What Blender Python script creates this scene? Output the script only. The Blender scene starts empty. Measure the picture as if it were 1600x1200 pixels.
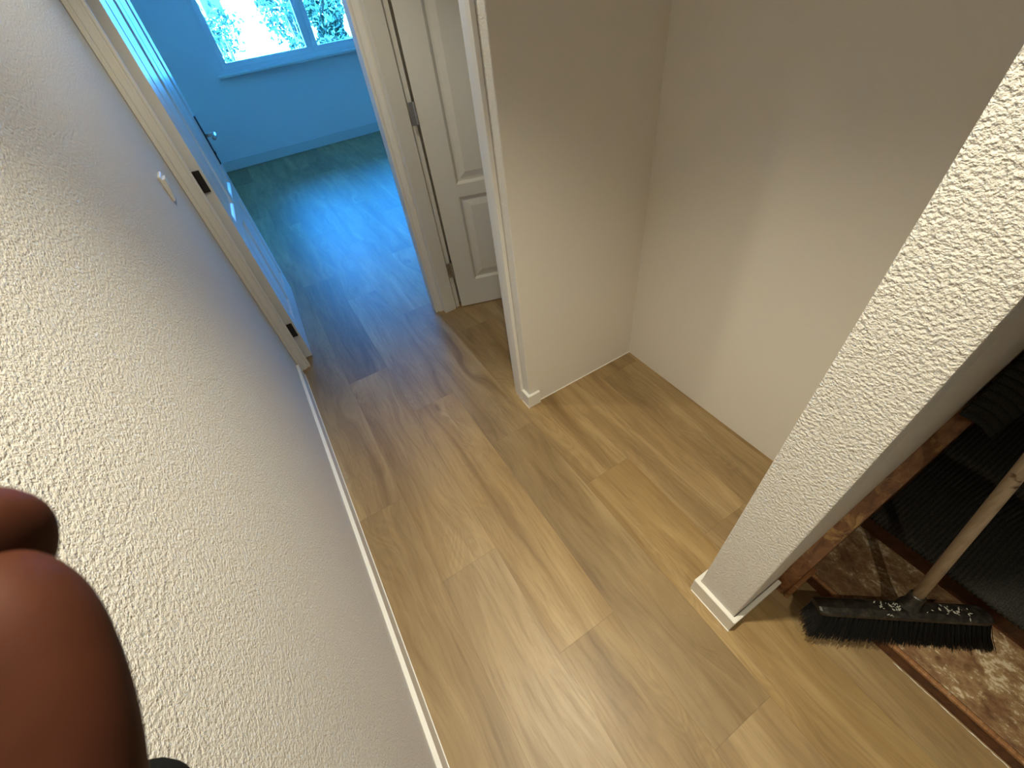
import bpy, bmesh, math, random
from mathutils import Vector, Matrix, Euler
random.seed(7)
SC = bpy.context.scene
COL = SC.collection

# ------------------------------------------------------------------ camera
cam_data = bpy.data.cameras.new('camera')
cam_data.sensor_fit = 'HORIZONTAL'
cam_data.sensor_width = 36.0
cam_data.lens = 36.0 * 656.316 / 1600.0
cam_data.clip_start = 0.004
cam_data.clip_end = 200
cam = bpy.data.objects.new('camera', cam_data)
COL.objects.link(cam)
CAM = Vector((0.27476, 0.0, 1.6))
rot = (Matrix.Rotation(-0.438507, 4, 'Z') @ Matrix.Rotation(0.776772, 4, 'X') @ Matrix.Rotation(-0.152068, 4, 'Z'))
cam.matrix_world = Matrix.Translation(CAM) @ rot
cam_data.dof.use_dof = True
cam_data.dof.focus_distance = 1.7
cam_data.dof.aperture_fstop = 22
SC.camera = cam

# ------------------------------------------------------------------ view, world, lights
SC.view_settings.view_transform = 'Standard'
SC.view_settings.look = 'None'
SC.view_settings.gamma = 1
SC.view_settings.use_curve_mapping = False
SC.view_settings.exposure = 0.0
SC.cycles.diffuse_bounces = 8

w = bpy.data.worlds.new('daylight')
SC.world = w
w.use_nodes = True
bg = w.node_tree.nodes['Background']
bg.inputs[0].default_value = (0.03, 0.30, 1.0, 1)      # skylight, blue against the warm lamps of the hall
bg.inputs[1].default_value = 30.0

sun_d = bpy.data.lights.new('sun', 'SUN')
sun_d.energy = 400.0
sun_d.angle = 0.01
sun_d.color = (0.07, 0.36, 1.0)
sun = bpy.data.objects.new('sun', sun_d)
COL.objects.link(sun)
sun.rotation_euler = Euler((math.radians(30), 0, math.radians(-20)))

pd = bpy.data.lights.new('window_portal', 'AREA')        # sampling portal for the sky in the window opening
pd.shape = 'RECTANGLE'
pd.size = 2.0
pd.size_y = 1.25
pd.cycles.is_portal = True
po = bpy.data.objects.new('window_portal', pd)
COL.objects.link(po)
po.location = (1.45, 7.25, 1.57)
po.rotation_euler = (math.radians(-90), 0, 0)

CEIL = 2.5
SPOTS = [(0.463, 1.60, 36), (0.463, 0.33, 168), (0.463, -0.92, 66)]
for i, (x, y, e) in enumerate(SPOTS):
    d = bpy.data.lights.new('downlight_bulb', 'SPOT')
    d.energy = e
    d.spot_size = math.radians(104 if i == 0 else 88)
    d.spot_blend = 0.55 if i == 0 else 1.0
    d.shadow_soft_size = 0.03
    d.color = (1.0, 0.91, 0.68)
    o = bpy.data.objects.new('downlight_bulb', d)
    COL.objects.link(o)
    o.location = (x, y, CEIL - 0.03)

# ------------------------------------------------------------------ material helpers
def mat(name, col, rough=0.6, metal=0.0, spec=None):
    m = bpy.data.materials.new(name)
    m.use_nodes = True
    b = m.node_tree.nodes['Principled BSDF']
    b.inputs['Base Color'].default_value = (*col, 1)
    b.inputs['Roughness'].default_value = rough
    b.inputs['Metallic'].default_value = metal
    if spec is not None:
        b.inputs['Specular IOR Level'].default_value = spec
    return m

class NT:
    def __init__(s, m):
        s.t = m.node_tree
        s.b = s.t.nodes['Principled BSDF']
    def n(s, typ, **kw):
        o = s.t.nodes.new(typ)
        for k, v in kw.items():
            setattr(o, k, v)
        return o
    def l(s, a, b):
        s.t.links.new(a, b)
    def val(s, sock, v):
        if isinstance(v, (int, float)):
            sock.default_value = v
        elif isinstance(v, (tuple, list)):
            sock.default_value = v
        else:
            s.l(v, sock)
    def math(s, op, a, b=0.0, c=None):
        o = s.n('ShaderNodeMath', operation=op)
        s.val(o.inputs[0], a)
        s.val(o.inputs[1], b)
        if c is not None:
            s.val(o.inputs[2], c)
        return o.outputs[0]
    def coord(s):
        return s.n('ShaderNodeTexCoord').outputs['Object']
    def xyz(s, v):
        o = s.n('ShaderNodeSeparateXYZ')
        s.l(v, o.inputs[0])
        return o.outputs
    def comb(s, x, y, z):
        o = s.n('ShaderNodeCombineXYZ')
        for i, v in enumerate((x, y, z)):
            s.val(o.inputs[i], v)
        return o.outputs[0]
    def noise(s, vec, scale, detail=3, rough=0.5, dist=0.0):
        o = s.n('ShaderNodeTexNoise')
        s.l(vec, o.inputs['Vector'])
        o.inputs['Scale'].default_value = scale
        o.inputs['Detail'].default_value = detail
        o.inputs['Roughness'].default_value = rough
        o.inputs['Distortion'].default_value = dist
        return o.outputs['Fac']
    def ramp(s, fac, stops):
        o = s.n('ShaderNodeValToRGB')
        s.l(fac, o.inputs[0])
        e = o.color_ramp.elements
        while len(e) > 1:
            e.remove(e[-1])
        e[0].position, c0 = stops[0]
        e[0].color = (*c0, 1)
        for p, c in stops[1:]:
            q = e.new(p)
            q.color = (*c, 1)
        return o.outputs[0]
    def mix(s, fac, a, b, blend='MIX'):
        o = s.n('ShaderNodeMix', data_type='RGBA', blend_type=blend)
        s.val(o.inputs[0], fac)
        for i, v in ((6, a), (7, b)):
            if isinstance(v, tuple):
                o.inputs[i].default_value = (*v, 1)
            else:
                s.l(v, o.inputs[i])
        return o.outputs[2]
    def bump(s, h, dist, strength=1.0):
        o = s.n('ShaderNodeBump')
        o.inputs['Strength'].default_value = strength
        o.inputs['Distance'].default_value = dist
        s.l(h, o.inputs['Height'])
        s.l(o.outputs[0], s.b.inputs['Normal'])

M = {}
# rough spray plaster
def stucco(key, s1, dist):
    m = M[key] = mat('white_spray_plaster', (0.77, 0.745, 0.70), 0.85, spec=0.25)
    t = NT(m)
    c = t.coord()
    n1 = t.noise(c, s1, 3, 0.55, 0.1)
    n2 = t.noise(c, s1 * 0.4, 2, 0.5, 0.1)
    h = t.math('ADD', t.ramp(n1, [(0.32, (0, 0, 0)), (0.68, (1, 1, 1))]), t.math('MULTIPLY', n2, 0.8))
    t.bump(h, dist, 1.0)
stucco('stucco', 230, 0.0013)
stucco('stucco_coarse', 165, 0.0024)
# smooth board
m = M['smooth'] = mat('smooth_white_wall', (0.74, 0.705, 0.645), 0.8, spec=0.25)
t = NT(m)
c = t.coord()
t.bump(t.noise(c, 320, 2), 0.0004, 0.6)
m = M['ceiling'] = mat('ceiling_white', (0.8, 0.79, 0.76), 0.9)
m = M['paint'] = mat('white_satin_paint', (0.78, 0.765, 0.72), 0.32)
t = NT(m)
c = t.coord()
t.bump(t.noise(c, 60, 2), 0.0003, 0.4)
M['gloss'] = mat('white_door_paint', (0.76, 0.745, 0.70), 0.28)
M['sealant'] = mat('white_sealant', (0.85, 0.84, 0.8), 0.2)
M['pvc'] = mat('white_window_frame', (0.92, 0.92, 0.92), 0.25)
M['steel'] = mat('brushed_steel', (0.55, 0.55, 0.54), 0.3, 1.0)
M['darksteel'] = mat('dark_bronze_metal', (0.045, 0.04, 0.035), 0.35, 0.7)
M['switch'] = mat('switch_plastic', (0.85, 0.84, 0.8), 0.3)
M['black'] = mat('black_plastic', (0.012, 0.012, 0.012), 0.35)
t = NT(M['black'])
c = t.coord()
nz = t.noise(c, 60, 4, 0.6)
t.l(t.ramp(nz, [(0.45, (0.011, 0.010, 0.009)), (0.66, (0.035, 0.030, 0.024))]), t.b.inputs['Base Color'])
M['bristle'] = mat('black_bristle', (0.006, 0.006, 0.006), 0.55, spec=0.3)
M['cloth'] = mat('black_fabric', (0.003, 0.0033, 0.0035), 0.95, spec=0.1)
M['flake'] = mat('plaster_flakes', (0.30, 0.295, 0.26), 0.8)
# broom stick
m = M['stick'] = mat('bare_wood_stick', (0.5, 0.38, 0.25), 0.6)
t = NT(m)
c = t.coord()
x, y, z = t.xyz(c)
nz = t.noise(t.comb(t.math('MULTIPLY', x, 40.0), t.math('MULTIPLY', y, 40.0), t.math('MULTIPLY', z, 2.5)), 3, 4)
sp = t.noise(c, 38, 3)
col = t.ramp(nz, [(0.3, (0.36, 0.27, 0.18)), (0.7, (0.52, 0.42, 0.30))])
col = t.mix(t.ramp(sp, [(0.68, (0, 0, 0)), (0.76, (1, 1, 1))]), col, (0.14, 0.08, 0.05))
t.l(col, t.b.inputs['Base Color'])

# oak look plank floor, planks run along y
m = M['floor'] = mat('oak_plank_vinyl', (0.42, 0.3, 0.18), 0.42)
t = NT(m)
c = t.coord()
x, y, z = t.xyz(c)
u = t.math('DIVIDE', t.math('SUBTRACT', x, 0.2), 0.229)
row = t.math('FLOOR', u)
fu = t.math('SUBTRACT', u, row)
v = t.math('DIVIDE', t.math('ADD', t.math('SUBTRACT', y, 0.704), t.math('MULTIPLY', row, 0.42)), 1.28)
pk = t.math('FLOOR', v)
fv = t.math('SUBTRACT', v, pk)
wn = t.n('ShaderNodeTexWhiteNoise', noise_dimensions='2D')
t.l(t.comb(row, pk, 0.0), wn.inputs['Vector'])
rnd = wn.outputs['Value']
off = t.math('MULTIPLY', rnd, 37.0)
gx = t.math('ADD', x, off)
vo = t.n('ShaderNodeTexVoronoi', feature='F1')
t.l(t.comb(t.math('MULTIPLY', gx, 5.6), t.math('MULTIPLY', y, 1.7), off), vo.inputs['Vector'])
vo.inputs['Scale'].default_value = 1.0
vo.inputs['Randomness'].default_value = 1.0
dk = t.math('MAXIMUM', t.math('SUBTRACT', 0.42, vo.outputs['Distance']), 0.0)
warp = t.math('MULTIPLY', t.math('MULTIPLY', dk, dk), 5.0)
wave = t.noise(t.comb(t.math('MULTIPLY', gx, 3.0), t.math('MULTIPLY', y, 1.4), off), 1.0, 3, 0.5)
gxx = t.math('ADD', t.math('ADD', t.math('MULTIPLY', gx, 9.0), warp), t.math('MULTIPLY', wave, 0.8))
gv = t.comb(gxx, t.math('MULTIPLY', y, 0.9), off)
broad = t.noise(gv, 1.0, 5, 0.58, 0.9)
fine = t.noise(t.comb(t.math('MULTIPLY', gxx, 10.0), t.math('MULTIPLY', y, 5.5), off), 1.0, 4, 0.62, 0.3)
cloud = t.noise(t.comb(t.math('MULTIPLY', gx, 4.0), t.math('MULTIPLY', y, 1.8), off), 1.0, 2, 0.5)
swirl = t.noise(t.comb(t.math('MULTIPLY', gx, 7.0), t.math('MULTIPLY', y, 1.6), off), 1.0, 2, 0.5, 1.4)
rings = t.math('SINE', t.math('MULTIPLY', swirl, 75.0))
rings = t.math('MULTIPLY', t.math('ADD', rings, 1.0), 0.5)
cmask = t.ramp(t.noise(t.comb(t.math('MULTIPLY', gx, 5.0), t.math('MULTIPLY', y, 1.6), off), 1.0, 1), [(0.45, (0, 0, 0)), (0.62, (1, 1, 1))])
col = t.ramp(broad, [(0.28, (0.185, 0.120, 0.060)), (0.44, (0.275, 0.190, 0.099)), (0.58, (0.335, 0.240, 0.130)), (0.76, (0.415, 0.310, 0.178))])
col = t.mix(t.math('MULTIPLY', t.ramp(fine, [(0.48, (0, 0, 0)), (0.72, (1, 1, 1))]), 0.38), col, (0.13, 0.080, 0.040))
col = t.mix(t.math('MULTIPLY', t.math('MULTIPLY', rings, cmask), 0.26), col, (0.17, 0.11, 0.06))
kn = t.ramp(t.math('ADD', vo.outputs['Distance'], t.math('MULTIPLY', t.math('SUBTRACT', fine, 0.5), 0.05)), [(0.02, (1, 1, 1)), (0.10, (0, 0, 0))])
col = t.mix(t.math('MULTIPLY', kn, 0.6), col, (0.10, 0.06, 0.035))
hsv = t.n('ShaderNodeHueSaturation')
t.l(col, hsv.inputs['Color'])
t.l(t.math('ADD', t.math('ADD', t.math('MULTIPLY', rnd, 0.26), 0.59), t.math('MULTIPLY', cloud, 0.50)), hsv.inputs['Value'])
t.l(t.math('ADD', t.math('MULTIPLY', wn.outputs['Color'], 0.14), 1.04), hsv.inputs['Saturation'])
e1 = t.math('MINIMUM', fu, t.math('SUBTRACT', 1.0, fu))
e2 = t.math('MINIMUM', fv, t.math('SUBTRACT', 1.0, fv))
s1 = t.math('LESS_THAN', e1, 0.0038)
s2 = t.math('LESS_THAN', e2, 0.0008)
seam = t.math('MAXIMUM', s1, s2)
col = t.mix(t.math('MULTIPLY', seam, 0.35), hsv.outputs[0], (0.14, 0.09, 0.05))
t.l(col, t.b.inputs['Base Color'])
t.l(t.math('ADD', t.math('MULTIPLY', fine, 0.16), 0.34), t.b.inputs['Roughness'])
t.bump(t.math('ADD', t.math('MULTIPLY', fine, 0.35), t.math('MULTIPLY', seam, -1.0)), 0.0004, 0.5)

# stained stair timber
def timber(name, dark, light, worn, wornamt, scale=1.0, rough=0.45):
    m = mat(name, light, rough)
    t = NT(m)
    c = t.coord()
    x, y, z = t.xyz(c)
    g = t.noise(t.comb(t.math('MULTIPLY', x, 5.0), t.math('MULTIPLY', y, 22.0), t.math('MULTIPLY', z, 16.0)), 2.2 * scale, 5, 0.6, 0.6)
    col = t.ramp(g, [(0.3, dark), (0.7, light)])
    p = t.noise(c, 13 * scale, 5, 0.65, 0.8)
    p2 = t.noise(c, 45 * scale, 4, 0.6)
    col = t.mix(t.ramp(p, [(wornamt, (0, 0, 0)), (wornamt + 0.07, (1, 1, 1))]), col, worn)
    col = t.mix(t.ramp(p2, [(0.66, (0, 0, 0)), (0.74, (0.7, 0.7, 0.7))]), col, dark)
    t.l(col, t.b.inputs['Base Color'])
    t.bump(t.math('ADD', p, p2), 0.002, 0.6)
    return m
M['stringer'] = timber('stained_stringer_wood', (0.13, 0.052, 0.020), (0.36, 0.165, 0.065), (0.52, 0.31, 0.11), 0.57)
M['riserwood'] = timber('dark_stained_wood', (0.050, 0.014, 0.005), (0.135, 0.048, 0.016), (0.15, 0.07, 0.03), 0.70)
# tread with old glue
m = M['glue'] = mat('tread_with_old_glue', (0.3, 0.15, 0.07), 0.55)
t = NT(m)
c = t.coord()
x, y, z = t.xyz(c)
cv = t.comb(t.math('MULTIPLY', x, 1.5), y, z)
p = t.noise(cv, 8, 6, 0.72, 0.15)
p2 = t.noise(cv, 26, 5, 0.7, 0.1)
p3 = t.noise(cv, 80, 3, 0.6, 0.2)
col = t.ramp(p2, [(0.3, (0.10, 0.045, 0.020)), (0.52, (0.20, 0.105, 0.050)), (0.70, (0.30, 0.19, 0.095))])
col = t.mix(t.ramp(p, [(0.47, (0, 0, 0)), (0.60, (0.85, 0.85, 0.85))]), col, (0.36, 0.25, 0.125))
col = t.mix(t.ramp(t.math('MULTIPLY', p, t.math('ADD', p3, 0.5)), [(0.56, (0, 0, 0)), (0.66, (0.9, 0.9, 0.9))]), col, (0.62, 0.52, 0.38))
t.l(col, t.b.inputs['Base Color'])
t.bump(t.math('ADD', p, t.math('MULTIPLY', p2, 0.6)), 0.004, 0.8)
m = M['nosing'] = timber('worn_nosing_wood', (0.17, 0.07, 0.025), (0.36, 0.18, 0.075), (0.45, 0.30, 0.17), 0.60, 2)
# carpet
m = M['carpet'] = mat('black_ribbed_carpet', (0.02, 0.02, 0.02), 0.95, spec=0.08)
t = NT(m)
c = t.coord()
nz = t.noise(c, 420, 3, 0.7)
t.l(t.ramp(nz, [(0.35, (0.016, 0.016, 0.015)), (0.62, (0.060, 0.058, 0.054)), (0.78, (0.17, 0.165, 0.15))]), t.b.inputs['Base Color'])
t.bump(nz, 0.002, 1.0)
# skin, base colour darkened to stand in for shade of the unmodelled body
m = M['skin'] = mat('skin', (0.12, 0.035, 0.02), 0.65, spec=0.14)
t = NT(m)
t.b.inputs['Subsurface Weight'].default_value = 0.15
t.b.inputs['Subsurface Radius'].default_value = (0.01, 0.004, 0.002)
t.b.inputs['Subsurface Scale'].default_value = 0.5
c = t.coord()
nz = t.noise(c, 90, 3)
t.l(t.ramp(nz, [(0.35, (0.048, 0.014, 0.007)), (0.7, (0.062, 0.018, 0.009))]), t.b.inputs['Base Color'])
# outdoors
M['leaf'] = mat('leaf_green', (0.022, 0.045, 0.018), 0.6)
M['farwall'] = mat('bright_white_wall', (0.90, 0.89, 0.87), 0.7)
M['bark'] = mat('bark', (0.12, 0.08, 0.05), 0.9)
M['render'] = mat('pale_render', (0.75, 0.73, 0.68), 0.9)
M['roof'] = mat('roof_tiles', (0.25, 0.1, 0.06), 0.8)
M['paneglass'] = mat('dark_pane', (0.05, 0.06, 0.07), 0.1)
m = M['ground'] = mat('garden_ground', (0.6, 0.58, 0.52), 0.9)
t = NT(m)
c = t.coord()
x, y, z = t.xyz(c)
n1 = t.noise(c, 0.5, 4)
col = t.ramp(n1, [(0.42, (0.62, 0.60, 0.55)), (0.55, (0.55, 0.53, 0.46)), (0.62, (0.16, 0.24, 0.08))])
t.l(col, t.b.inputs['Base Color'])
# clear glass
m = M['glass'] = bpy.data.materials.new('window_glass')
m.use_nodes = True
nt = m.node_tree
for n in list(nt.nodes):
    if n.type != 'OUTPUT_MATERIAL':
        nt.nodes.remove(n)
tr = nt.nodes.new('ShaderNodeBsdfTransparent')
tr.inputs[0].default_value = (0.93, 0.96, 0.95, 1)
gl = nt.nodes.new('ShaderNodeBsdfGlossy')
gl.inputs['Roughness'].default_value = 0.02
fr = nt.nodes.new('ShaderNodeFresnel')
fr.inputs[0].default_value = 1.45
mx = nt.nodes.new('ShaderNodeMixShader')
nt.links.new(fr.outputs[0], mx.inputs[0])
nt.links.new(tr.outputs[0], mx.inputs[1])
nt.links.new(gl.outputs[0], mx.inputs[2])
nt.links.new(mx.outputs[0], nt.nodes['Material Output'].inputs[0])

# ------------------------------------------------------------------ mesh helpers
def box(bm, x0, x1, y0, y1, z0, z1, bev=0.0, seg=2):
    ret = bmesh.ops.create_cube(bm, size=1)
    vs = ret['verts']
    for v in vs:
        v.co = Vector((x0 + (v.co.x + .5) * (x1 - x0), y0 + (v.co.y + .5) * (y1 - y0), z0 + (v.co.z + .5) * (z1 - z0)))
    if bev > 0:
        es = set()
        for v in vs:
            es.update(v.link_edges)
        bmesh.ops.bevel(bm, geom=list(es), offset=bev, segments=seg, affect='EDGES', profile=0.5)

def prism(bm, pts, axis, a, b):
    """extrude a 2D polygon; axis 0: pts=(y,z) along x, 1: pts=(x,z) along y, 2: pts=(x,y) along z"""
    def P(p, t):
        return {0: (t, p[0], p[1]), 1: (p[0], t, p[1]), 2: (p[0], p[1], t)}[axis]
    A = [bm.verts.new(P(p, a)) for p in pts]
    B = [bm.verts.new(P(p, b)) for p in pts]
    n = len(pts)
    bm.faces.new(A)
    bm.faces.new(B[::-1])
    for i in range(n):
        bm.faces.new((A[i], B[i], B[(i + 1) % n], A[(i + 1) % n]))
    bmesh.ops.recalc_face_normals(bm, faces=bm.faces[:])

def tube(bm, pts, r, n=12, caps=True):
    rs = r if isinstance(r, (list, tuple)) else [r] * len(pts)
    pts = [Vector(p) for p in pts]
    rings = []
    up = Vector((0, 0, 1))
    for i, p in enumerate(pts):
        d = (pts[min(i + 1, len(pts) - 1)] - pts[max(i - 1, 0)]).normalized()
        a = d.cross(up)
        if a.length < 1e-3:
            a = d.cross(Vector((1, 0, 0)))
        a.normalize()
        b = d.cross(a).normalized()
        rings.append([bm.verts.new(p + (a * math.cos(q) + b * math.sin(q)) * rs[i]) for q in [2 * math.pi * k / n for k in range(n)]])
    for i in range(len(rings) - 1):
        for k in range(n):
            bm.faces.new((rings[i][k], rings[i][(k + 1) % n], rings[i + 1][(k + 1) % n], rings[i + 1][k]))
    if caps:
        bm.faces.new(rings[0][::-1])
        bm.faces.new(rings[-1])
    bmesh.ops.recalc_face_normals(bm, faces=bm.faces[:])

def obj(name, bm, m, parent=None, smooth=False, **props):
    me = bpy.data.meshes.new(name)
    bm.to_mesh(me)
    bm.free()
    me.materials.append(M[m] if isinstance(m, str) else m)
    if smooth:
        for p in me.polygons:
            p.use_smooth = True
    o = bpy.data.objects.new(name, me)
    COL.objects.link(o)
    if parent:
        o.parent = parent
    for k, v in props.items():
        o[k] = v
    return o

def boxobj(name, m, dims, parent=None, bev=0.0, **props):
    bm = bmesh.new()
    for d in (dims if isinstance(dims[0], (list, tuple)) else [dims]):
        box(bm, *d, bev=bev)
    return obj(name, bm, m, parent, **props)

def empty(name, loc, label=None, cat=None, rz=0.0, group=None, kind=None):
    o = bpy.data.objects.new(name, None)
    COL.objects.link(o)
    o.location = loc
    o.rotation_euler = (0, 0, rz)
    o.empty_display_size = 0.05
    if label:
        o['label'] = label
    if cat:
        o['category'] = cat
    if group:
        o['group'] = group
    if kind:
        o['kind'] = kind
    return o

S = dict(kind='structure')
XL = -0.015      # left wall face
XR = 0.94        # right wall face
YE = 2.30        # end wall, hall side
BH, BT = 0.085, 0.015

# ------------------------------------------------------------------ structure
boxobj('floor', 'floor', (-0.5, 3.6, -1.8, 7.12, -0.05, 0.0), label='oak look plank floor running from the hall into the blue-lit room', category='floor', **S)
boxobj('ceiling', 'ceiling', [(-0.5, 3.7, -1.8, YE + 0.06, CEIL, CEIL + 0.1)], **S)
boxobj('ceiling_far', 'farwall', [(-0.5, 3.7, YE + 0.06, 7.3, CEIL, CEIL + 0.1)], **S)
boxobj('wall_left', 'stucco', (XL - 0.12, XL, -1.8, YE, 0, CEIL), **S)
# end wall around the doorway to the far room
boxobj('wall_end', 'smooth', [(-0.25, -0.02, YE, YE + 0.12, 0, CEIL), (-0.02, 0.93, YE, YE + 0.12, 2.06, CEIL), (0.945, 3.6, YE + 0.0, YE + 0.12, 0, CEIL)], **S)
boxobj('wall_rear', 'stucco', (-0.2, 3.6, -1.8, -1.68, 0, CEIL), **S)
# stub wall between door_2 and the niche
boxobj('wall_stub', 'stucco', (XR, XR + 0.10, 1.24, 1.36, 0, CEIL), bev=0.004, **S)
boxobj('wall_niche_left', 'smooth', (XR + 0.003, 1.70, 1.243, 1.357, 0, CEIL), **S).location = (0, -0.0035, 0)
boxobj('wall_niche_back', 'smooth', (1.59, 1.70, 0.1, 1.27, 0, CEIL), **S)
boxobj('wall_over_door', 'stucco', (XR, XR + 0.10, 1.36, YE, 2.10, CEIL), **S)
# pillar wall between niche and staircase
bm = bmesh.new()
box(bm, XR, XR + 0.09, 0.057, 0.186, 0, CEIL, bev=0.004)
obj('wall_pillar', bm, 'stucco_coarse', **S)
boxobj('wall_stair_left', 'smooth', (XR + 0.006, 3.6, 0.0572, 0.182, 0, CEIL), **S)
boxobj('wall_stair_right', 'stucco', (XR, 3.6, -0.98, -0.86, 0, CEIL), **S)
boxobj('wall_right', 'stucco', (XR, XR + 0.1, -1.8, -0.86, 0, CEIL), **S)
boxobj('wall_stair_end', 'smooth', (3.5, 3.6, -0.98, 0.15, 0, CEIL), **S)
# side room behind door_2
boxobj('wall_side_room', 'smooth', [(2.5, 2.6, 1.3, YE + 0.05, 0, CEIL), (1.6, 2.6, 1.243, 1.357, 0, CEIL)], **S)
# far room
boxobj('wall_far_left', 'farwall', (-0.25, -0.13, YE, 7.12, 0, CEIL), **S)
boxobj('wall_far_right', 'farwall', (3.4, 3.52, YE, 7.12, 0, CEIL), **S)
WX0, WX1, WZ0, WZ1 = 0.44, 2.46, 0.955, 2.25
boxobj('wall_far', 'farwall', [(-0.25, WX0, 7.0, 7.14, 0, CEIL), (WX1, 3.52, 7.0, 7.14, 0, CEIL), (WX0, WX1, 7.0, 7.14, 0, WZ0), (WX0, WX1, 7.0, 7.14, WZ1, CEIL)], **S)

# baseboards
def baseboard(name, quads, ret=None, h=BH):
    root = boxobj(name, 'paint', quads, bev=0.0018, **S)
    return root
baseboard('baseboard_left', [(XL, XL + BT, -1.7, 2.235, 0.0, BH)])
boxobj('trim_1', 'sealant', (XL + BT - 0.001, XL + BT + 0.0022, -1.7, 2.235, 0, 0.0028), **S)
bm = bmesh.new()
prism(bm, [(XR - BT, 1.288), (XR - BT, 1.224), (XR + 0.055, 1.224), (XR + 0.055, 1.2385), (XR - 0.0005, 1.2385), (XR - 0.0005, 1.288)], 2, 0, BH - 0.005)
bmesh.ops.bevel(bm, geom=bm.edges[:], offset=0.0018, segments=2, affect='EDGES')
obj('baseboard_stub', bm, 'paint', **S)
boxobj('trim_2', 'sealant', (XR - BT - 0.0022, XR - BT + 0.001, 1.222, 1.288, 0, 0.003), **S)
bm = bmesh.new()
prism(bm, [(XR - BT, 0.200), (XR - BT, 0.042), (1.148, 0.042), (1.148, 0.0550), (XR - 0.0005, 0.0550), (XR - 0.0005, 0.187), (XR + 0.05, 0.187), (XR + 0.05, 0.200)], 2, 0, BH - 0.005)
bmesh.ops.bevel(bm, geom=bm.edges[:], offset=0.0018, segments=2, affect='EDGES')
obj('baseboard_pillar', bm, 'paint', **S)
boxobj('trim_3', 'sealant', (XR - BT - 0.0022, XR - BT + 0.001, 0.041, 0.193, 0, 0.003), **S)
baseboard('baseboard_far', [(-0.13, 3.4, 6.985, 7.0, 0, 0.11), (3.385, 3.4, 2.42, 7.0, 0, 0.11)])
# thin sealant joints of the niche
boxobj('trim_4', 'sealant', (0.99, 1.59, 1.2365, 1.2400, 0, 0.004), **S)

# ------------------------------------------------------------------ door frames
def casing(bm, x0, x1, z1, yf, out, flip=False):
    """vertical moulded casing facing -y, profile in x/y, thick side away from opening"""
    w_ = x1 - x0
    prof = [(0, 0), (0, .006), (.12, .009), (.18, .009), (.22, .006), (.3, .006), (.42, .013), (.62, .018), (.70, .018), (.74, .015), (.80, .015), (.85, .020), (1, .020), (1, 0)]
    pts = []
    for u_, d in prof:
        xx = x0 + u_ * w_ if not flip else x1 - u_ * w_
        pts.append((xx, yf - d))
    prism(bm, pts, 2, 0.0, z1)

# far room frame (structure, door_1)
fr1 = empty('door_1', (0.45, YE, 0), 'white door frame around the opening to the blue-lit room', 'door frame', kind='structure')
def rel(root, o):
    """keep world-space mesh coordinates under an unrotated root"""
    o.matrix_parent_inverse = Matrix.Translation(-Vector(root.location))
    return o
bm = bmesh.new()
casing(bm, 0.882, 0.944, 2.11, YE, 1)
rel(fr1, obj('casing', bm, 'paint', fr1))
bm = bmesh.new()
casing(bm, XL + 0.002, 0.046, 2.11, YE, 1, flip=True)
rel(fr1, obj('casing', bm, 'paint', fr1))
rel(fr1, boxobj('casing', 'paint', (XL + 0.002, 0.944, YE - 0.018, YE, 2.05, 2.11), fr1, bev=0.003))
rel(fr1, boxobj('jamb', 'paint', [(0.885, 0.93, YE, 2.36, 0, 2.055), (0.897, 0.93, 2.36, 2.425, 0, 2.055)], fr1, bev=0.0015))
rel(fr1, boxobj('jamb', 'paint', [(-0.018, 0.038, YE, 2.36, 0, 2.055), (-0.018, 0.026, 2.36, 2.425, 0, 2.055)], fr1, bev=0.0015))
rel(fr1, boxobj('head_jamb', 'paint', (0.03, 0.89, YE, 2.42, 2.03, 2.06), fr1, bev=0.0015))

# frame of door_2: corner post, rebate, head, near casing
fr2 = empty('door_2', (0.98, 1.8, 0), 'white door frame of the side room between corner post and stub wall', 'door frame', kind='structure')
rel(fr2, boxobj('jamb', 'paint', [(0.9305, 1.008, 2.243, YE - 0.0005, 0, 2.1), (1.008, 1.040, 2.256, YE - 0.0005, 0, 2.1)], fr2, bev=0.0015))
bm = bmesh.new()
prism(bm, [(XR - 0.002, 1.290), (XR - 0.016, 1.292), (XR - 0.018, 1.315), (XR - 0.014, 1.322), (XR - 0.014, 1.350), (XR - 0.008, 1.366), (XR - 0.008, 1.372), (XR + 0.03, 1.372), (XR + 0.03, 1.3605), (XR - 0.002, 1.3605)], 2, 0, 2.12)
rel(fr2, obj('casing', bm, 'paint', fr2))
rel(fr2, boxobj('jamb', 'paint', [(XR, 1.035, 1.3605, 1.385, 0, 2.1)], fr2, bev=0.0015))
rel(fr2, boxobj('head_jamb', 'paint', [(XR - 0.004, 1.035, 1.385, 2.243, 2.07, 2.1)], fr2, bev=0.0015))

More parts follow.
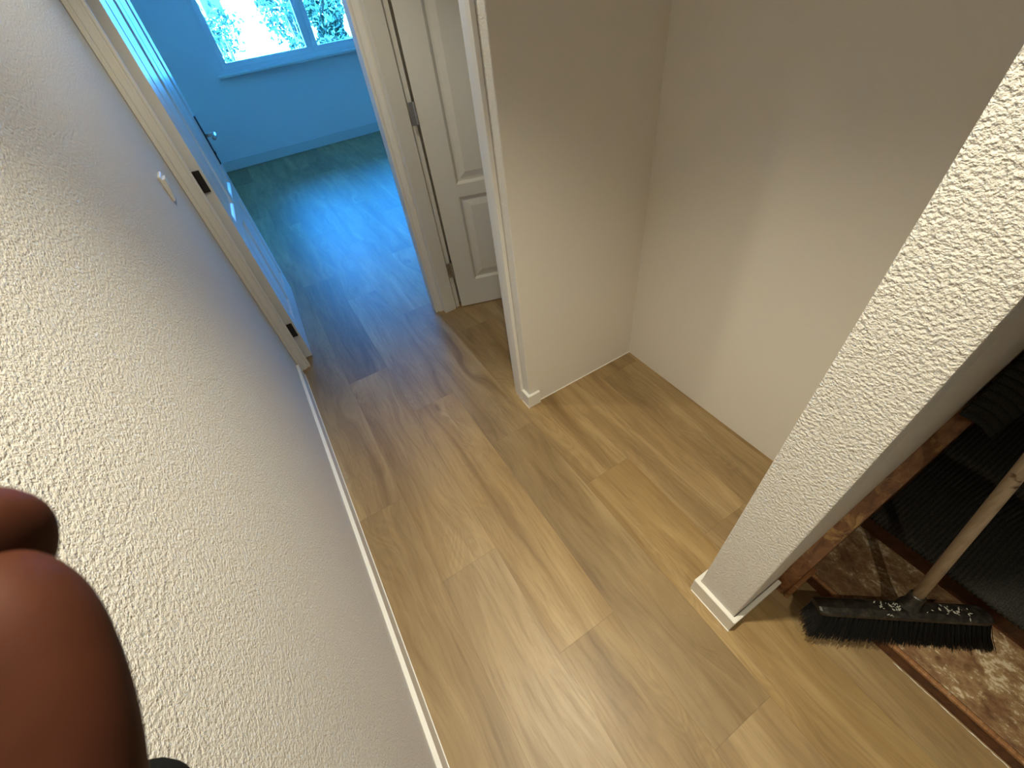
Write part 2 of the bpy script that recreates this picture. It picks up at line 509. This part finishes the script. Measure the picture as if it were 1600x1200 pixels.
# ------------------------------------------------------------------ panel doors (local: hinge edge at origin, leaf along +x, face towards -y)
def panel_door(name, loc, ang, width, side, label, lower, upper, cat='door'):
    """side=-1: thickness goes from y=0 to +0.04 behind the visible face (visible face at y=0, normal -y)"""
    T = 0.04
    root = empty(name, loc, label, cat, ang)
    H_ = 2.03
    st = 0.118
    mid = 0.10
    cols = [(st, width / 2 - mid / 2), (width / 2 + mid / 2, width - st)]
    rows = [lower, upper]
    # leaf with recessed panels: grid of faces front and back
    bm = bmesh.new()
    def panel_rings(x0, x1, z0, z1, y, s):
        # concentric rectangular rings: (inset, depth)
        prof = [(0, 0), (0.006, 0.004), (0.014, 0.011), (0.024, 0.011), (0.034, 0.009), (0.058, 0.003), (0.062, 0.003)]
        prev = None
        for ins, dep in prof:
            q = [bm.verts.new((xx, y + s * dep, zz)) for xx, zz in ((x0 + ins, z0 + ins), (x1 - ins, z0 + ins), (x1 - ins, z1 - ins), (x0 + ins, z1 - ins))]
            if prev:
                for i in range(4):
                    bm.faces.new((prev[i], prev[(i + 1) % 4], q[(i + 1) % 4], q[i]))
            prev = q
        bm.faces.new(prev)
    xs = [0, cols[0][0], cols[0][1], cols[1][0], cols[1][1], width]
    zs = [0.006, rows[0][0], rows[0][1], rows[1][0], rows[1][1], H_]
    for y, s in ((0, 1), (T, -1)):
        for i in range(5):
            for j in range(5):
                if i in (1, 3) and j in (1, 3):
                    panel_rings(xs[i], xs[i + 1], zs[j], zs[j + 1], y, s)
                else:
                    bm.faces.new([bm.verts.new((xs[a], y, zs[b])) for a, b in ((i, j), (i + 1, j), (i + 1, j + 1), (i, j + 1))])
    z0, z1 = zs[0], H_
    for quad in (((0, 0, z0), (0, T, z0), (0, T, z1), (0, 0, z1)), ((width, 0, z0), (width, T, z0), (width, T, z1), (width, 0, z1)),
                 ((0, 0, z0), (width, 0, z0), (width, T, z0), (0, T, z0)), ((0, 0, z1), (width, 0, z1), (width, T, z1), (0, T, z1))):
        bm.faces.new([bm.verts.new(p) for p in quad])
    bmesh.ops.remove_doubles(bm, verts=bm.verts[:], dist=0.0002)
    bmesh.ops.recalc_face_normals(bm, faces=bm.faces[:])
    obj('leaf', bm, 'gloss', root)
    return root, T

# door to the side room: ajar, hinged on the far jamb
d2, T = panel_door('panel_door', (1.046, 2.234, 0), math.radians(-19.2), 0.83, -1,
                   'white panelled door ajar into the side room, left of the stub wall', (0.185, 0.70), (0.765, 1.90))
d2.rotation_euler = (0, 0, math.radians(-19.2))
def hinge(parent, x, y, z, m_, h_=0.095, leafdir=(-1, 0), wl=0.03):
    bm = bmesh.new()
    for k in range(3):
        tube(bm, [(x, y, z + k * h_ / 3 + 0.001), (x, y, z + (k + 1) * h_ / 3 - 0.001)], 0.0065, 10)
    k = bmesh.new()
    bx, by = leafdir
    a = Vector((bx, by, 0))
    nrm = Vector((-by, bx, 0))
    vs = []
    for s in (0.0012, -0.0012):
        for (u_, z_) in ((0, z), (wl, z), (wl, z + h_), (0, z + h_)):
            p = Vector((x, y, z_)) + a * u_ + nrm * s
            p.z = z_
            vs.append(bm.verts.new(p))
    for f in ((0, 1, 2, 3), (7, 6, 5, 4), (0, 4, 5, 1), (1, 5, 6, 2), (2, 6, 7, 3), (3, 7, 4, 0)):
        bm.faces.new([vs[i] for i in f])
    k.free()
    bmesh.ops.recalc_face_normals(bm, faces=bm.faces[:])
    return obj('hinge', bm, m_, parent, label='grey metal hinge')
for z in (0.235, 1.07, 1.80):
    o = hinge(d2, -0.006, -0.001, z, 'steel', leafdir=(-0.944, -0.33), wl=0.03)
# lever on side-room door (far stile)
bm = bmesh.new()
box(bm, 0.755, 0.79, -0.006, 0.0, 0.93, 1.15, 0.002)
tube(bm, [(0.772, -0.006, 1.06), (0.772, -0.045, 1.06), (0.765, -0.05, 1.06), (0.66, -0.05, 1.06)], 0.009, 10)
obj('door_handle', bm, 'darksteel', d2)

# door of the far room: wide open along the left wall, face seen towards +x
ang1 = math.atan2(1.0, 0.044)
d1, T = panel_door('panel_door', (0.078, 2.385, 0), ang1, 0.93, -1,
                   'white panelled door standing wide open at the left, washed in blue light', (0.19, 0.73), (0.81, 1.90))
for z in (0.17, 1.0, 1.80):
    hinge(d1, -0.004, 0.040, z, 'darksteel', h_=0.09, leafdir=(-0.02, -1), wl=0.03)
bm = bmesh.new()
box(bm, 0.855, 0.885, -0.006, 0.001, 0.905, 1.155, 0.002)
ob = obj('handle_plate', bm, 'darksteel', d1, label='long dark backplate')
bm = bmesh.new()
tube(bm, [(0.87, -0.004, 1.055), (0.87, -0.045, 1.055)], 0.0085, 12)
tube(bm, [(0.872, -0.05, 1.055), (0.862, -0.052, 1.055), (0.80, -0.052, 1.055), (0.755, -0.049, 1.055)], [0.011, 0.0105, 0.010, 0.011], 12)
obj('door_lever', bm, 'steel', d1, smooth=True, label='bright metal lever')
bm = bmesh.new()
tube(bm, [(0.87, -0.0062, 0.965), (0.87, -0.009, 0.965)], 0.009, 12)
obj('keyhole', bm, 'darksteel', d1)

# ------------------------------------------------------------------ window of the far room
wn_ = empty('window_1', (1.68, 7.05, WZ0), 'white framed window in the far wall of the blue-lit room', 'window', kind='structure')
bm = bmesh.new()
fy0, fy1 = 7.03, 7.10
F = 0.045
for b_ in ((WX0, WX1, fy0, fy1, WZ0, WZ0 + F), (WX0, WX1, fy0, fy1, WZ1 - F, WZ1), (WX0, WX0 + F, fy0, fy1, WZ0 + F, WZ1 - F), (WX1 - F, WX1, fy0, fy1, WZ0 + F, WZ1 - F), (1.535, 1.575, fy0, fy1, WZ0 + F, WZ1 - F)):
    box(bm, *b_, bev=0.003)
rel(wn_, obj('window_frame', bm, 'pvc', wn_))
def sash(x0, x1):
    bm = bmesh.new()
    z0, z1 = WZ0 + F - 0.008, WZ1 - F + 0.008
    y0, y1 = 7.018, 7.085
    Sx = 0.058
    for b_ in ((x0, x1, y0, y1, z0, z0 + Sx), (x0, x1, y0, y1, z1 - Sx, z1), (x0, x0 + Sx, y0, y1, z0 + Sx, z1 - Sx), (x1 - Sx, x1, y0, y1, z0 + Sx, z1 - Sx)):
        box(bm, *b_, bev=0.004)
    s = rel(wn_, obj('window_sash', bm, 'pvc', wn_))
    g = boxobj('pane', 'glass', (x0 + Sx - 0.005, x1 - Sx + 0.005, 7.05, 7.054, z0 + Sx - 0.005, z1 - Sx + 0.005), s)
    return s
s1_ = sash(WX0 + F - 0.008, 1.543)
s2_ = sash(1.567, WX1 - F + 0.008)
bm = bmesh.new()
box(bm, 1.50, 1.525, 7.008, 7.018, 1.50, 1.56, 0.002)
tube(bm, [(1.512, 7.010, 1.55), (1.512, 6.975, 1.55), (1.512, 6.97, 1.54), (1.512, 6.97, 1.43)], 0.009, 10)
rel(wn_, obj('window_handle', bm, 'pvc', wn_))
boxobj('trim_6', 'paint', (WX0 - 0.05, WX1 + 0.05, 6.90, 7.035, WZ0 - 0.026, WZ0 - 0.001), bev=0.004, label='white window sill under the window', category='window sill', **S)

# ------------------------------------------------------------------ light switch seen edge-on
sw = empty('light_switch', (XL, 1.95, 1.16), 'small white light switch seen edge-on on the left wall near the far doorway', 'light switch')
boxobj('plate', 'switch', (0.0, 0.008, -0.04, 0.04, -0.041, 0.041), sw, bev=0.003)
bm = bmesh.new()
prism(bm, [(-0.026, 0.0), (0.026, 0.0), (0.026, 0.001), (-0.026, 0.001)], 0, 0.0, 0.0005)
bm.free()
bm = bmesh.new()
prism(bm, [(0.008, -0.028), (0.010, -0.028), (0.016, 0.028), (0.008, 0.028)], 1, -0.027, 0.027)
obj('rocker', bm, 'switch', sw)

# ------------------------------------------------------------------ recessed ceiling lamps
for i, (x, y, e) in enumerate(SPOTS):
    lab = ['ceiling downlight of the hall nearest the far doorway', 'ceiling downlight of the hall beside the niche', 'ceiling downlight at the rear of the hall'][i]
    r = empty('ceiling_downlight', (x, y, CEIL), lab, 'ceiling light', group=None)
    bm = bmesh.new()
    n = 32
    prof = [(0.030, -0.004), (0.034, -0.008), (0.042, -0.007), (0.043, 0.0), (0.030, 0.0)]
    rg = [[bm.verts.new((a * math.cos(2 * math.pi * k / n), a * math.sin(2 * math.pi * k / n), zz)) for k in range(n)] for a, zz in prof]
    for q in range(len(rg)):
        for k in range(n):
            bm.faces.new((rg[q][k], rg[q][(k + 1) % n], rg[(q + 1) % len(rg)][(k + 1) % n], rg[(q + 1) % len(rg)][k]))
    obj('ring', bm, 'steel', r, smooth=True)

# ------------------------------------------------------------------ staircase
YN, YF = -0.858, 0.016       # stair width; the far side meets the stringer
st = empty('staircase', (1.26, -0.42, 0), 'wooden staircase going up, glue-stained first tread and black ribbed carpet above', 'staircase')
treads = [(1.262, 0.06), (1.50, 0.212), (1.74, 0.382), (1.975, 0.552), (2.21, 0.722), (2.445, 0.892), (2.68, 1.062), (2.915, 1.232)]
RUN = 0.235
def P(o):
    return rel(st, o)
# first step
bm = bmesh.new()
box(bm, 1.262, 1.58, YN, YF + 0.03, 0.0, 0.046)
P(obj('riser', bm, 'riserwood', st, label='dark brown first riser'))
bm = bmesh.new()
box(bm, 1.2735, 1.585, YN, YF + 0.03, 0.046, 0.060, 0.002)
P(obj('tread', bm, 'glue', st, label='bare tread with patches of old glue'))
bm = bmesh.new()
box(bm, 1.259, 1.2732, YN, YF - 0.004, 0.0462, 0.0600, 0.004, 3)
P(obj('nosing', bm, 'nosing', st, label='worn lighter nosing strip'))
for i in range(1, len(treads)):
    nx, tz = treads[i]
    pz = treads[i - 1][1]
    box_b = bmesh.new()
    box(box_b, nx + 0.045, nx + 0.065, YN, YF + 0.02, pz - (0.0 if i == 1 else 0.02), tz - 0.028)
    P(obj('riser', box_b, 'riserwood', st))
    nxt = treads[i + 1][0] + 0.06 if i + 1 < len(treads) else 3.47
    bm = bmesh.new()
    box(bm, nx + 0.006, nxt, YN, YF + 0.02, tz - 0.032, tz - 0.006, 0.004)
    P(obj('tread', bm, 'riserwood', st))
    # ribbed carpet: profile across the nosing, ribs run along the walking direction
    prof = []
    if i + 1 < len(treads):
        xb = treads[i + 1][0] + 0.044
        prof += [(xb, tz - 0.006)]
    else:
        prof += [(3.47, tz - 0.006)]
    x_end = prof[0][0]
    for k in range(1, 5):
        prof.append((x_end + (nx + 0.012 - x_end) * k / 4, tz - 0.006))
    for a in (30, 60, 90, 120, 150):
        r_ = 0.016
        prof.append((nx + 0.012 - r_ * math.sin(math.radians(a)), tz - 0.006 - r_ + r_ * math.cos(math.radians(a))))
    prof.append((nx + 0.010, tz - 0.042))
    if i >= 2:
        prof.append((nx + 0.040, tz - 0.048))
        prof.append((nx + 0.042, pz + 0.0))
    bm = bmesh.new()
    per = 0.0118
    nseg = int((YF - YN) / per * 6)
    rows_ = []
    for j in range(nseg + 1):
        y = YN + (YF - 0.002 - YN) * j / nseg
        ph = math.sin(2 * math.pi * (y - YN) / per)
        amp = 0.0028 * (ph if ph > 0 else ph * 0.7) + 0.003
        ring = []
        for q, (px, pz_) in enumerate(prof):
            a = Vector(prof[max(q - 1, 0)])
            b = Vector(prof[min(q + 1, len(prof) - 1)])
            d = (b - a).normalized()
            nrm = Vector((d.y, -d.x))
            if nrm.y < 0 and q < 5:
                nrm = -nrm
            if q >= 5 and nrm.x > 0 and nrm.y <= 0.2:
                nrm = -nrm
            jit = random.uniform(-0.0007, 0.0007)
            pnt = Vector((px, pz_)) + nrm * (amp + jit)
            if i == 1 and q == len(prof) - 1:
                pnt.y += random.uniform(-0.004, 0.003)
            ring.append(bm.verts.new((pnt.x, y, pnt.y)))
        rows_.append(ring)
    for j in range(nseg):
        for q in range(len(prof) - 1):
            bm.faces.new((rows_[j][q], rows_[j][q + 1], rows_[j + 1][q + 1], rows_[j + 1][q]))
    bmesh.ops.recalc_face_normals(bm, faces=bm.faces[:])
    P(obj('carpet', bm, 'carpet', st, smooth=True, label='black ribbed carpet over the step'))
# wall stringer
def stringer(y0, y1):
    bm = bmesh.new()
    sl = 0.17 / 0.235
    top = [(1.160, 0.0), (1.160, 0.165), (1.19, 0.205)]
    k = 14
    for q in range(1, k + 1):
        xx = 1.19 + (3.45 - 1.19) * q / k
        top.append((xx, 0.205 + (xx - 1.19) * sl * 0.98 + random.uniform(-0.004, 0.004)))
    pts = top + [(3.45, 0.0)]
    prism(bm, pts, 1, y0, y1)
    es = [e for e in bm.edges if abs(e.verts[0].co.y - e.verts[1].co.y) < 1e-5 and min(e.verts[0].co.y, e.verts[1].co.y) < (y0 + y1) / 2]
    bmesh.ops.bevel(bm, geom=es, offset=0.005, segments=2, affect='EDGES')
    return bm
P(obj('stringer', stringer(0.018, 0.0570), 'stringer', st, label='scuffed brown wall stringer'))
# short moulding at the foot of the stringer
P(boxobj('stringer_foot', 'stringer', (1.1605, 1.262, 0.004, 0.018, 0.0, 0.10), st, bev=0.003))
# glossy sealant remains along the floor edge
bm = bmesh.new()
pts = []
for k in range(60):
    y = -0.27 - k * 0.0098
    pts.append((1.256 + random.uniform(-0.0012, 0.0012), y, 0.001 + random.uniform(0, 0.0012)))
tube(bm, pts, [random.uniform(0.0003, 0.0015) for _ in pts], 6)
obj('trim_7', bm, 'sealant', smooth=True, **S)

# loose carpet end, leaning on the stringer
cA, cB = Vector((1.61, 0.050, 0.600)), Vector((1.755, -0.030, 0.470))
cC, cD = Vector((2.09, 0.050, 0.955)), Vector((2.25, -0.075, 0.82))
bm = bmesh.new()
NU, NV = 168, 30
grid = []
for a in range(NU + 1):
    u_ = a / NU
    rowv = []
    for b in range(NV + 1):
        v_ = b / NV
        p = cA.lerp(cC, u_).lerp(cB.lerp(cD, u_), v_)
        p.z += 0.012 * math.sin(u_ * 5) * v_ + 0.010 * math.sin(math.pi * v_)
        nrm = Vector((-0.45, -0.3, 0.8)).normalized()
        ph = math.sin(2 * math.pi * u_ * 24)
        p += nrm * (0.0042 * ph + 0.001 * random.random())
        p.y = min(p.y, 0.0565)
        rowv.append(bm.verts.new(p))
    grid.append(rowv)
for a in range(NU):
    for b in range(NV):
        bm.faces.new((grid[a][b], grid[a + 1][b], grid[a + 1][b + 1], grid[a][b + 1]))
bmesh.ops.recalc_face_normals(bm, faces=bm.faces[:])
o = obj('carpet_strip', bm, 'carpet', smooth=True, label='loose flap of black ribbed carpet leaning on the stringer beside the white wall', category='carpet')
md = o.modifiers.new('thick', 'SOLIDIFY')
md.thickness = 0.006

# bunched black cloth on the steps
bm = bmesh.new()
bmesh.ops.create_icosphere(bm, subdivisions=5, radius=1)
from mathutils import noise as mnoise
for v in bm.verts:
    p = v.co.copy()
    f = 1 + 0.28 * mnoise.noise(p * 1.7) + 0.12 * (1 - abs(mnoise.noise(p * 4.5 + Vector((3, 1, 2))))) + 0.05 * mnoise.noise(p * 11)
    v.co = Vector((p.x * 0.085 * f, p.y * 0.14 * f, max(p.z, -0.5) * 0.09 * f))
o = obj('black_cloth', bm, 'cloth', smooth=True, label='bunched black fabric lying on the upper steps, at the right edge', category='cloth')
o.location = (2.085, -0.22, 0.603)

# ------------------------------------------------------------------ broom
L = Vector((0.80, -0.60, 0.02)).normalized()
Nf = Vector((L.y, -L.x, 0)).normalized()          # towards the hall side (front)
if Nf.y > 0:
    Nf = -Nf
tl = math.radians(28)
U = (Vector((0, 0, 1)) * math.cos(tl) - Nf * math.sin(tl)).normalized()
Wv = U.cross(L).normalized()
if Wv.dot(Nf) < 0:
    Wv = -Wv
BC = Vector((1.322, -0.185, 0.135))
HL = 0.222
br = empty('broom', (1.32, -0.2, 0.06), 'push broom with black bristles and bare wooden stick standing on the first stair tread', 'broom')
def bl(a, b, c_):
    return BC + L * a + Wv * b + U * c_
bm = bmesh.new()
secs = []
for a, s in ((-HL, 0.80), (-HL + 0.006, 0.93), (-HL + 0.02, 1), (HL - 0.02, 1), (HL - 0.006, 0.93), (HL, 0.80)):
    prof = [(-0.031, -0.012), (0.031, -0.012), (0.033, -0.002), (0.030, 0.003), (0.018, 0.010), (-0.018, 0.010), (-0.030, 0.003), (-0.033, -0.002)]
    secs.append([bm.verts.new(bl(a, b * s, c_ * s)) for b, c_ in prof])
for i in range(len(secs) - 1):
    for k in range(8):
        bm.faces.new((secs[i][k], secs[i][(k + 1) % 8], secs[i + 1][(k + 1) % 8], secs[i + 1][k]))
bm.faces.new(secs[0])
bm.faces.new(secs[-1])
bmesh.ops.recalc_face_normals(bm, faces=bm.faces[:])
rel(br, obj('head_block', bm, 'black', br, label='dusty black plastic block'))
# socket and stick
hd = (Vector((0, 0, 1)) * math.cos(math.radians(12)) - Nf * math.sin(math.radians(12))).normalized()
base = BC + L * 0.030 + U * 0.008 - Wv * 0.006
bm = bmesh.new()
tube(bm, [base - hd * 0.006, base + hd * 0.008, base + hd * 0.012, base + hd * 0.055, base + hd * 0.06], [0.030, 0.027, 0.0215, 0.0190, 0.0175], 20)
rel(br, obj('socket', bm, 'black', br, smooth=True))
bm = bmesh.new()
tip = base + hd * 1.10
tube(bm, [base + hd * 0.02, base + hd * 0.4, base + hd * 0.8, tip - hd * 0.01, tip], [0.0140, 0.0140, 0.0140, 0.0140, 0.009], 24)
rel(br, obj('broom_stick', bm, 'stick', br, smooth=True, label='bare wooden stick'))
# bristles
bm = bmesh.new()
def strand(p0, p1, p2, r0):
    a = (p2 - p0).normalized()
    s = a.cross(L)
    if s.length < 1e-4:
        s = Vector((1, 0, 0))
    s.normalize()
    q = a.cross(s).normalized()
    rings = []
    for p, r in ((p0, r0), (p1, r0 * 0.95), (p2, r0 * 0.7)):
        rings.append([bm.verts.new(p + (s * math.cos(g) + q * math.sin(g)) * r) for g in (0, 2.094, 4.189)])
    for i in range(2):
        for k in range(3):
            bm.faces.new((rings[i][k], rings[i][(k + 1) % 3], rings[i + 1][(k + 1) % 3], rings[i + 1][k]))
    bm.faces.new(rings[2])
NT_, RW = 34, 7
for i in range(NT_):
    for j in range(RW):
        a0 = -HL + 0.010 + (2 * HL - 0.020) * i / (NT_ - 1)
        b0 = -0.027 + 0.054 * j / (RW - 1)
        for k in range(26):
            g = random.random() * 2 * math.pi
            rr = 0.0042 * math.sqrt(random.random())
            a1, b1 = a0 + rr * math.cos(g), b0 + rr * math.sin(g)
            p0 = bl(a1, b1, -0.011)
            fl = 1.0 + 0.20 * random.random()
            ea = a1 * 1.13 * (1 + 0.02 * random.uniform(-1, 1)) + random.gauss(0, 0.004)
            eb = b1 * 1.35 + random.gauss(0, 0.0045)
            p2 = bl(ea, eb, -0.085)
            p2.z = 0.0615 + abs(random.gauss(0, 0.003))
            if p2.x > 1.47:
                p2.z += 0.001
            p1 = p0.lerp(p2, 0.5) + L * (ea - a1) * -0.12 + Wv * (eb - b1) * 0.1
            strand(p0, p1, p2, 0.00085)
bmesh.ops.recalc_face_normals(bm, faces=bm.faces[:])
rel(br, obj('bristles', bm, 'bristle', br, kind='stuff'))
# plaster crumbs caught on the block
bm = bmesh.new()
for i in range(75):
    a = random.gauss(-0.005, 0.028) if random.random() < 0.75 else random.gauss(0.14, 0.02)
    b = random.uniform(-0.012, 0.030)
    cz = 0.0105 if abs(b) < 0.018 else 0.004
    p = bl(a, b, cz)
    s_ = random.uniform(0.0012, 0.0050)
    rt = Matrix.Rotation(random.random() * 6.28, 3, 'Z') @ Matrix.Rotation(random.uniform(-.5, .5), 3, 'X')
    r = bmesh.ops.create_icosphere(bm, subdivisions=1, radius=s_)
    for v in r['verts']:
        v.co = p + rt @ Vector((v.co.x * 1.6, v.co.y * 0.6, v.co.z * 0.35)) * random.uniform(.8, 1.2)
obj('plaster_crumbs', bm, 'flake', kind='stuff', label='pale plaster crumbs scattered on the broom head', category='debris')

# ------------------------------------------------------------------ hand of the photographer
IDX = [(0.2218, 0.0514, 1.5468), (0.219, 0.0558, 1.5488), (0.2084, 0.0614, 1.547)]
MID = [(0.1737, 0.0566, 1.5213), (0.1815, 0.0712, 1.5404), (0.1994, 0.071, 1.5504), (0.21, 0.0664, 1.5522), (0.2179, 0.0611, 1.5514), (0.2245, 0.0559, 1.5503)]
nodes, edges, rad = [], [], []
def nd(p, r, parent=None):
    nodes.append(p)
    rad.append(r)
    i = len(nodes) - 1
    if parent is not None:
        edges.append((parent, i))
    return i
wrist = nd((0.124, 0.040, 1.425), (0.028, 0.024))
fa1 = nd((0.101, 0.052, 1.365), (0.031, 0.029), wrist)
fa2 = nd((0.095, -0.030, 1.22), (0.036, 0.036), fa1)
fa3 = nd((0.110, -0.130, 1.08), (0.040, 0.040), fa2)
palm = nd((0.148, 0.030, 1.468), (0.030, 0.018), wrist)
kn = nd((0.180, 0.024, 1.497), (0.022, 0.014), palm)
# index finger beside the lens
f0 = nd((0.2081, 0.0236, 1.5161), (0.0115, 0.0110), kn)
f1 = nd((0.2176, 0.0347, 1.5296), (0.0105, 0.0100), f0)
f2 = nd((0.2206, 0.0456, 1.5406), (0.0102, 0.0098), f1)
fb = nd(IDX[0], (0.0092, 0.0089), f2)
fc = nd(IDX[1], (0.0084, 0.0080), fb)
f3 = nd(IDX[2], (0.0072, 0.0070), fc)
pm = palm
for q_, r_ in zip(MID, (0.0105, 0.0102, 0.0102, 0.0104, 0.0110, 0.0098)):
    pm = nd(q_, (r_, r_ * 0.95), pm)
def finger(root_, offs, scl, root_pos):
    base_ = [(0.2063, 0.0247, 1.5163), (0.2161, 0.0363, 1.5307), (0.2190, 0.0520, 1.5460), (0.2130, 0.0680, 1.5590), (0.2020, 0.0740, 1.5620), (0.1930, 0.0750, 1.5600)]
    rr = [0.0108, 0.0098, 0.0092, 0.0085, 0.0076, 0.0060]
    b0 = Vector(base_[0])
    p = root_
    for q, (bp_, r_) in enumerate(zip(base_, rr)):
        pt = b0 + (Vector(bp_) - b0) * scl + Vector(offs)
        p = nd(tuple(pt), (r_ * 0.97, r_ * 0.93), p)
finger(palm, (-0.040, 0.026, -0.036), 0.98, None)
finger(wrist, (-0.058, 0.040, -0.055), 0.80, None)
# thumb leaves the side of the palm
t0 = nd((0.178, -0.004, 1.470), (0.015, 0.013), palm)
t1 = nd((0.196, -0.028, 1.492), (0.0120, 0.0110), t0)
t2 = nd((0.206, -0.046, 1.520), (0.0105, 0.0095), t1)
t3 = nd((0.208, -0.056, 1.545), (0.0085, 0.0075), t2)
me = bpy.data.meshes.new('person')
me.from_pydata(nodes, edges, [])
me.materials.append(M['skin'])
hand = bpy.data.objects.new('person', me)
COL.objects.link(hand)
hand['label'] = 'bare hand of the person taking the photo, blurred fingers at the lower left corner'
hand['category'] = 'person'
sk = hand.modifiers.new('skin', 'SKIN')
sk.use_smooth_shade = True
for i, r in enumerate(rad):
    hand.data.skin_vertices[0].data[i].radius = r
    hand.data.skin_vertices[0].data[i].use_root = (i == 0)
sb = hand.modifiers.new('sub', 'SUBSURF')
sb.levels = 3
sb.render_levels = 3
bm = bmesh.new()
tube(bm, [(0.0952, 0.0855, 1.3800), (0.0945, 0.0790, 1.3725), (0.096, 0.035, 1.310), (0.097, -0.030, 1.22), (0.110, -0.130, 1.08), (0.125, -0.24, 0.99)], [0.0400, 0.0430, 0.0450, 0.047, 0.051, 0.054], 32, caps=True)
slv = obj('sleeve', bm, 'cloth', hand, smooth=True, label='black sleeve cuff')
md = slv.modifiers.new('thick', 'SOLIDIFY')
md.thickness = 0.003

# ------------------------------------------------------------------ outside
GZ = -0.35
boxobj('ground', 'ground', (-30, 40, 7.2, 60, GZ - 0.1, GZ), kind='structure', label='pale garden ground outside the window', category='ground')
def leaves(bm, fn, n, size):
    for _ in range(n):
        p = fn()
        a = Vector((random.gauss(0, 1), random.gauss(0, 1), random.gauss(0, 1))).normalized()
        b = a.orthogonal().normalized()
        b = Matrix.Rotation(random.random() * 6.28, 3, a) @ b
        c_ = a.cross(b)
        s = size * random.uniform(.6, 1.3)
        vs = [bm.verts.new(p + b * s), bm.verts.new(p + c_ * s * .45 + a * s * .1), bm.verts.new(p - b * s), bm.verts.new(p - c_ * s * .45 + a * s * .1)]
        bm.faces.new(vs)
def conifer(x, y, h_, r_, label, n=5000):
    root = empty('conifer_tree', (x, y, GZ), label, 'tree')
    bm = bmesh.new()
    tube(bm, [(0, 0, 0), (0, 0, h_ * .9)], [r_ * .14, 0.02], 8)
    obj('trunk', bm, 'bark', root)
    bm = bmesh.new()
    def f():
        t_ = random.random() ** 0.8
        z = 0.15 + t_ * (h_ - 0.15)
        rr = r_ * (1 - t_) ** 0.8 * (0.8 + 0.2 * math.sin(z * 9)) * math.sqrt(random.uniform(.35, 1))
        g = random.random() * 6.283
        return Vector((rr * math.cos(g), rr * math.sin(g), z))
    leaves(bm, f, n, 0.07)
    obj('foliage', bm, 'leaf', root)
def bush(name, x, y, h_, r_, label, n=900, size=0.05):
    root = empty(name, (x, y, GZ), label, 'shrub')
    bm = bmesh.new()
    for k in range(7):
        g = k * 0.9
        tube(bm, [(0, 0, 0), (r_ * .3 * math.cos(g), r_ * .3 * math.sin(g), h_ * .5), (r_ * .6 * math.cos(g), r_ * .6 * math.sin(g), h_ * .9)], [0.03, 0.018, 0.008], 6)
    obj('stem', bm, 'bark', root)
    bm = bmesh.new()
    cl = [Vector((random.uniform(-1, 1) * r_ * .8, random.uniform(-1, 1) * r_ * .8, h_ * random.uniform(.25, 1))) for _ in range(14)]
    def f():
        q = random.choice(cl)
        return q + Vector((random.gauss(0, .22), random.gauss(0, .22), random.gauss(0, .2))) * r_
    leaves(bm, f, n, size)
    obj('foliage', bm, 'leaf', root)
conifer(2.95, 12.0, 3.4, 0.62, 'dense conifer outside the right-hand window pane')
bush('leafy_shrub', 2.12, 11.0, 1.75, 0.22, 'tall leafy shrub outside, beside the window mullion', 800)
bush('leafy_shrub', 0.80, 11.5, 1.5, 0.17, 'thin young shrub outside, at the left edge of the window', 350)
bush('leafy_shrub', 1.10, 26.0, 1.3, 1.2, 'low far hedge-like shrub outside, left half of the window', 1200, 0.12)
bush('leafy_shrub', 4.2, 24.0, 2.2, 1.0, 'far leafy shrub outside, behind the tall one', 1200, 0.12)
# low garden wall and fence
bm = bmesh.new()
box(bm, -8, 16, 20.0, 20.25, GZ, GZ + 0.55, 0.02)
obj('garden_wall', bm, 'render', label='low pale garden wall crossing the view outside', category='wall')
fc_ = empty('garden_fence', (2, 31, GZ), 'pale rail fence far behind the garden wall', 'fence')
bm = bmesh.new()
for z in (0.35, 0.75):
    box(bm, -9, 14, 0, 0.05, z, z + 0.08)
obj('rail', bm, 'render', fc_)
for k in range(12):
    boxobj('post', 'render', (-9 + k * 2 - 0.06, -9 + k * 2 + 0.06, -0.03, 0.03, 0, 1.0), fc_)
# house opposite
hs = empty('house', (3, 44, GZ), 'pale rendered house opposite, seen through the window', 'house')
boxobj('wall', 'render', (-9, 9, 0, 7, 0, 5.4), hs)
bm = bmesh.new()
prism(bm, [(-0.5, 5.4), (7.5, 5.4), (3.5, 8.6)], 0, -9.4, 9.4)
obj('roof', bm, 'roof', hs)
for k in range(5):
    for z in (0.9, 3.4):
        w_ = boxobj('window', 'paint', (-8 + k * 3.5, -6.6 + k * 3.5, -0.06, 0.02, z, z + 1.3), hs)
        boxobj('pane', 'paneglass', (-7.9 + k * 3.5, -6.7 + k * 3.5, -0.075, -0.05, z + 0.1, z + 1.2), w_)
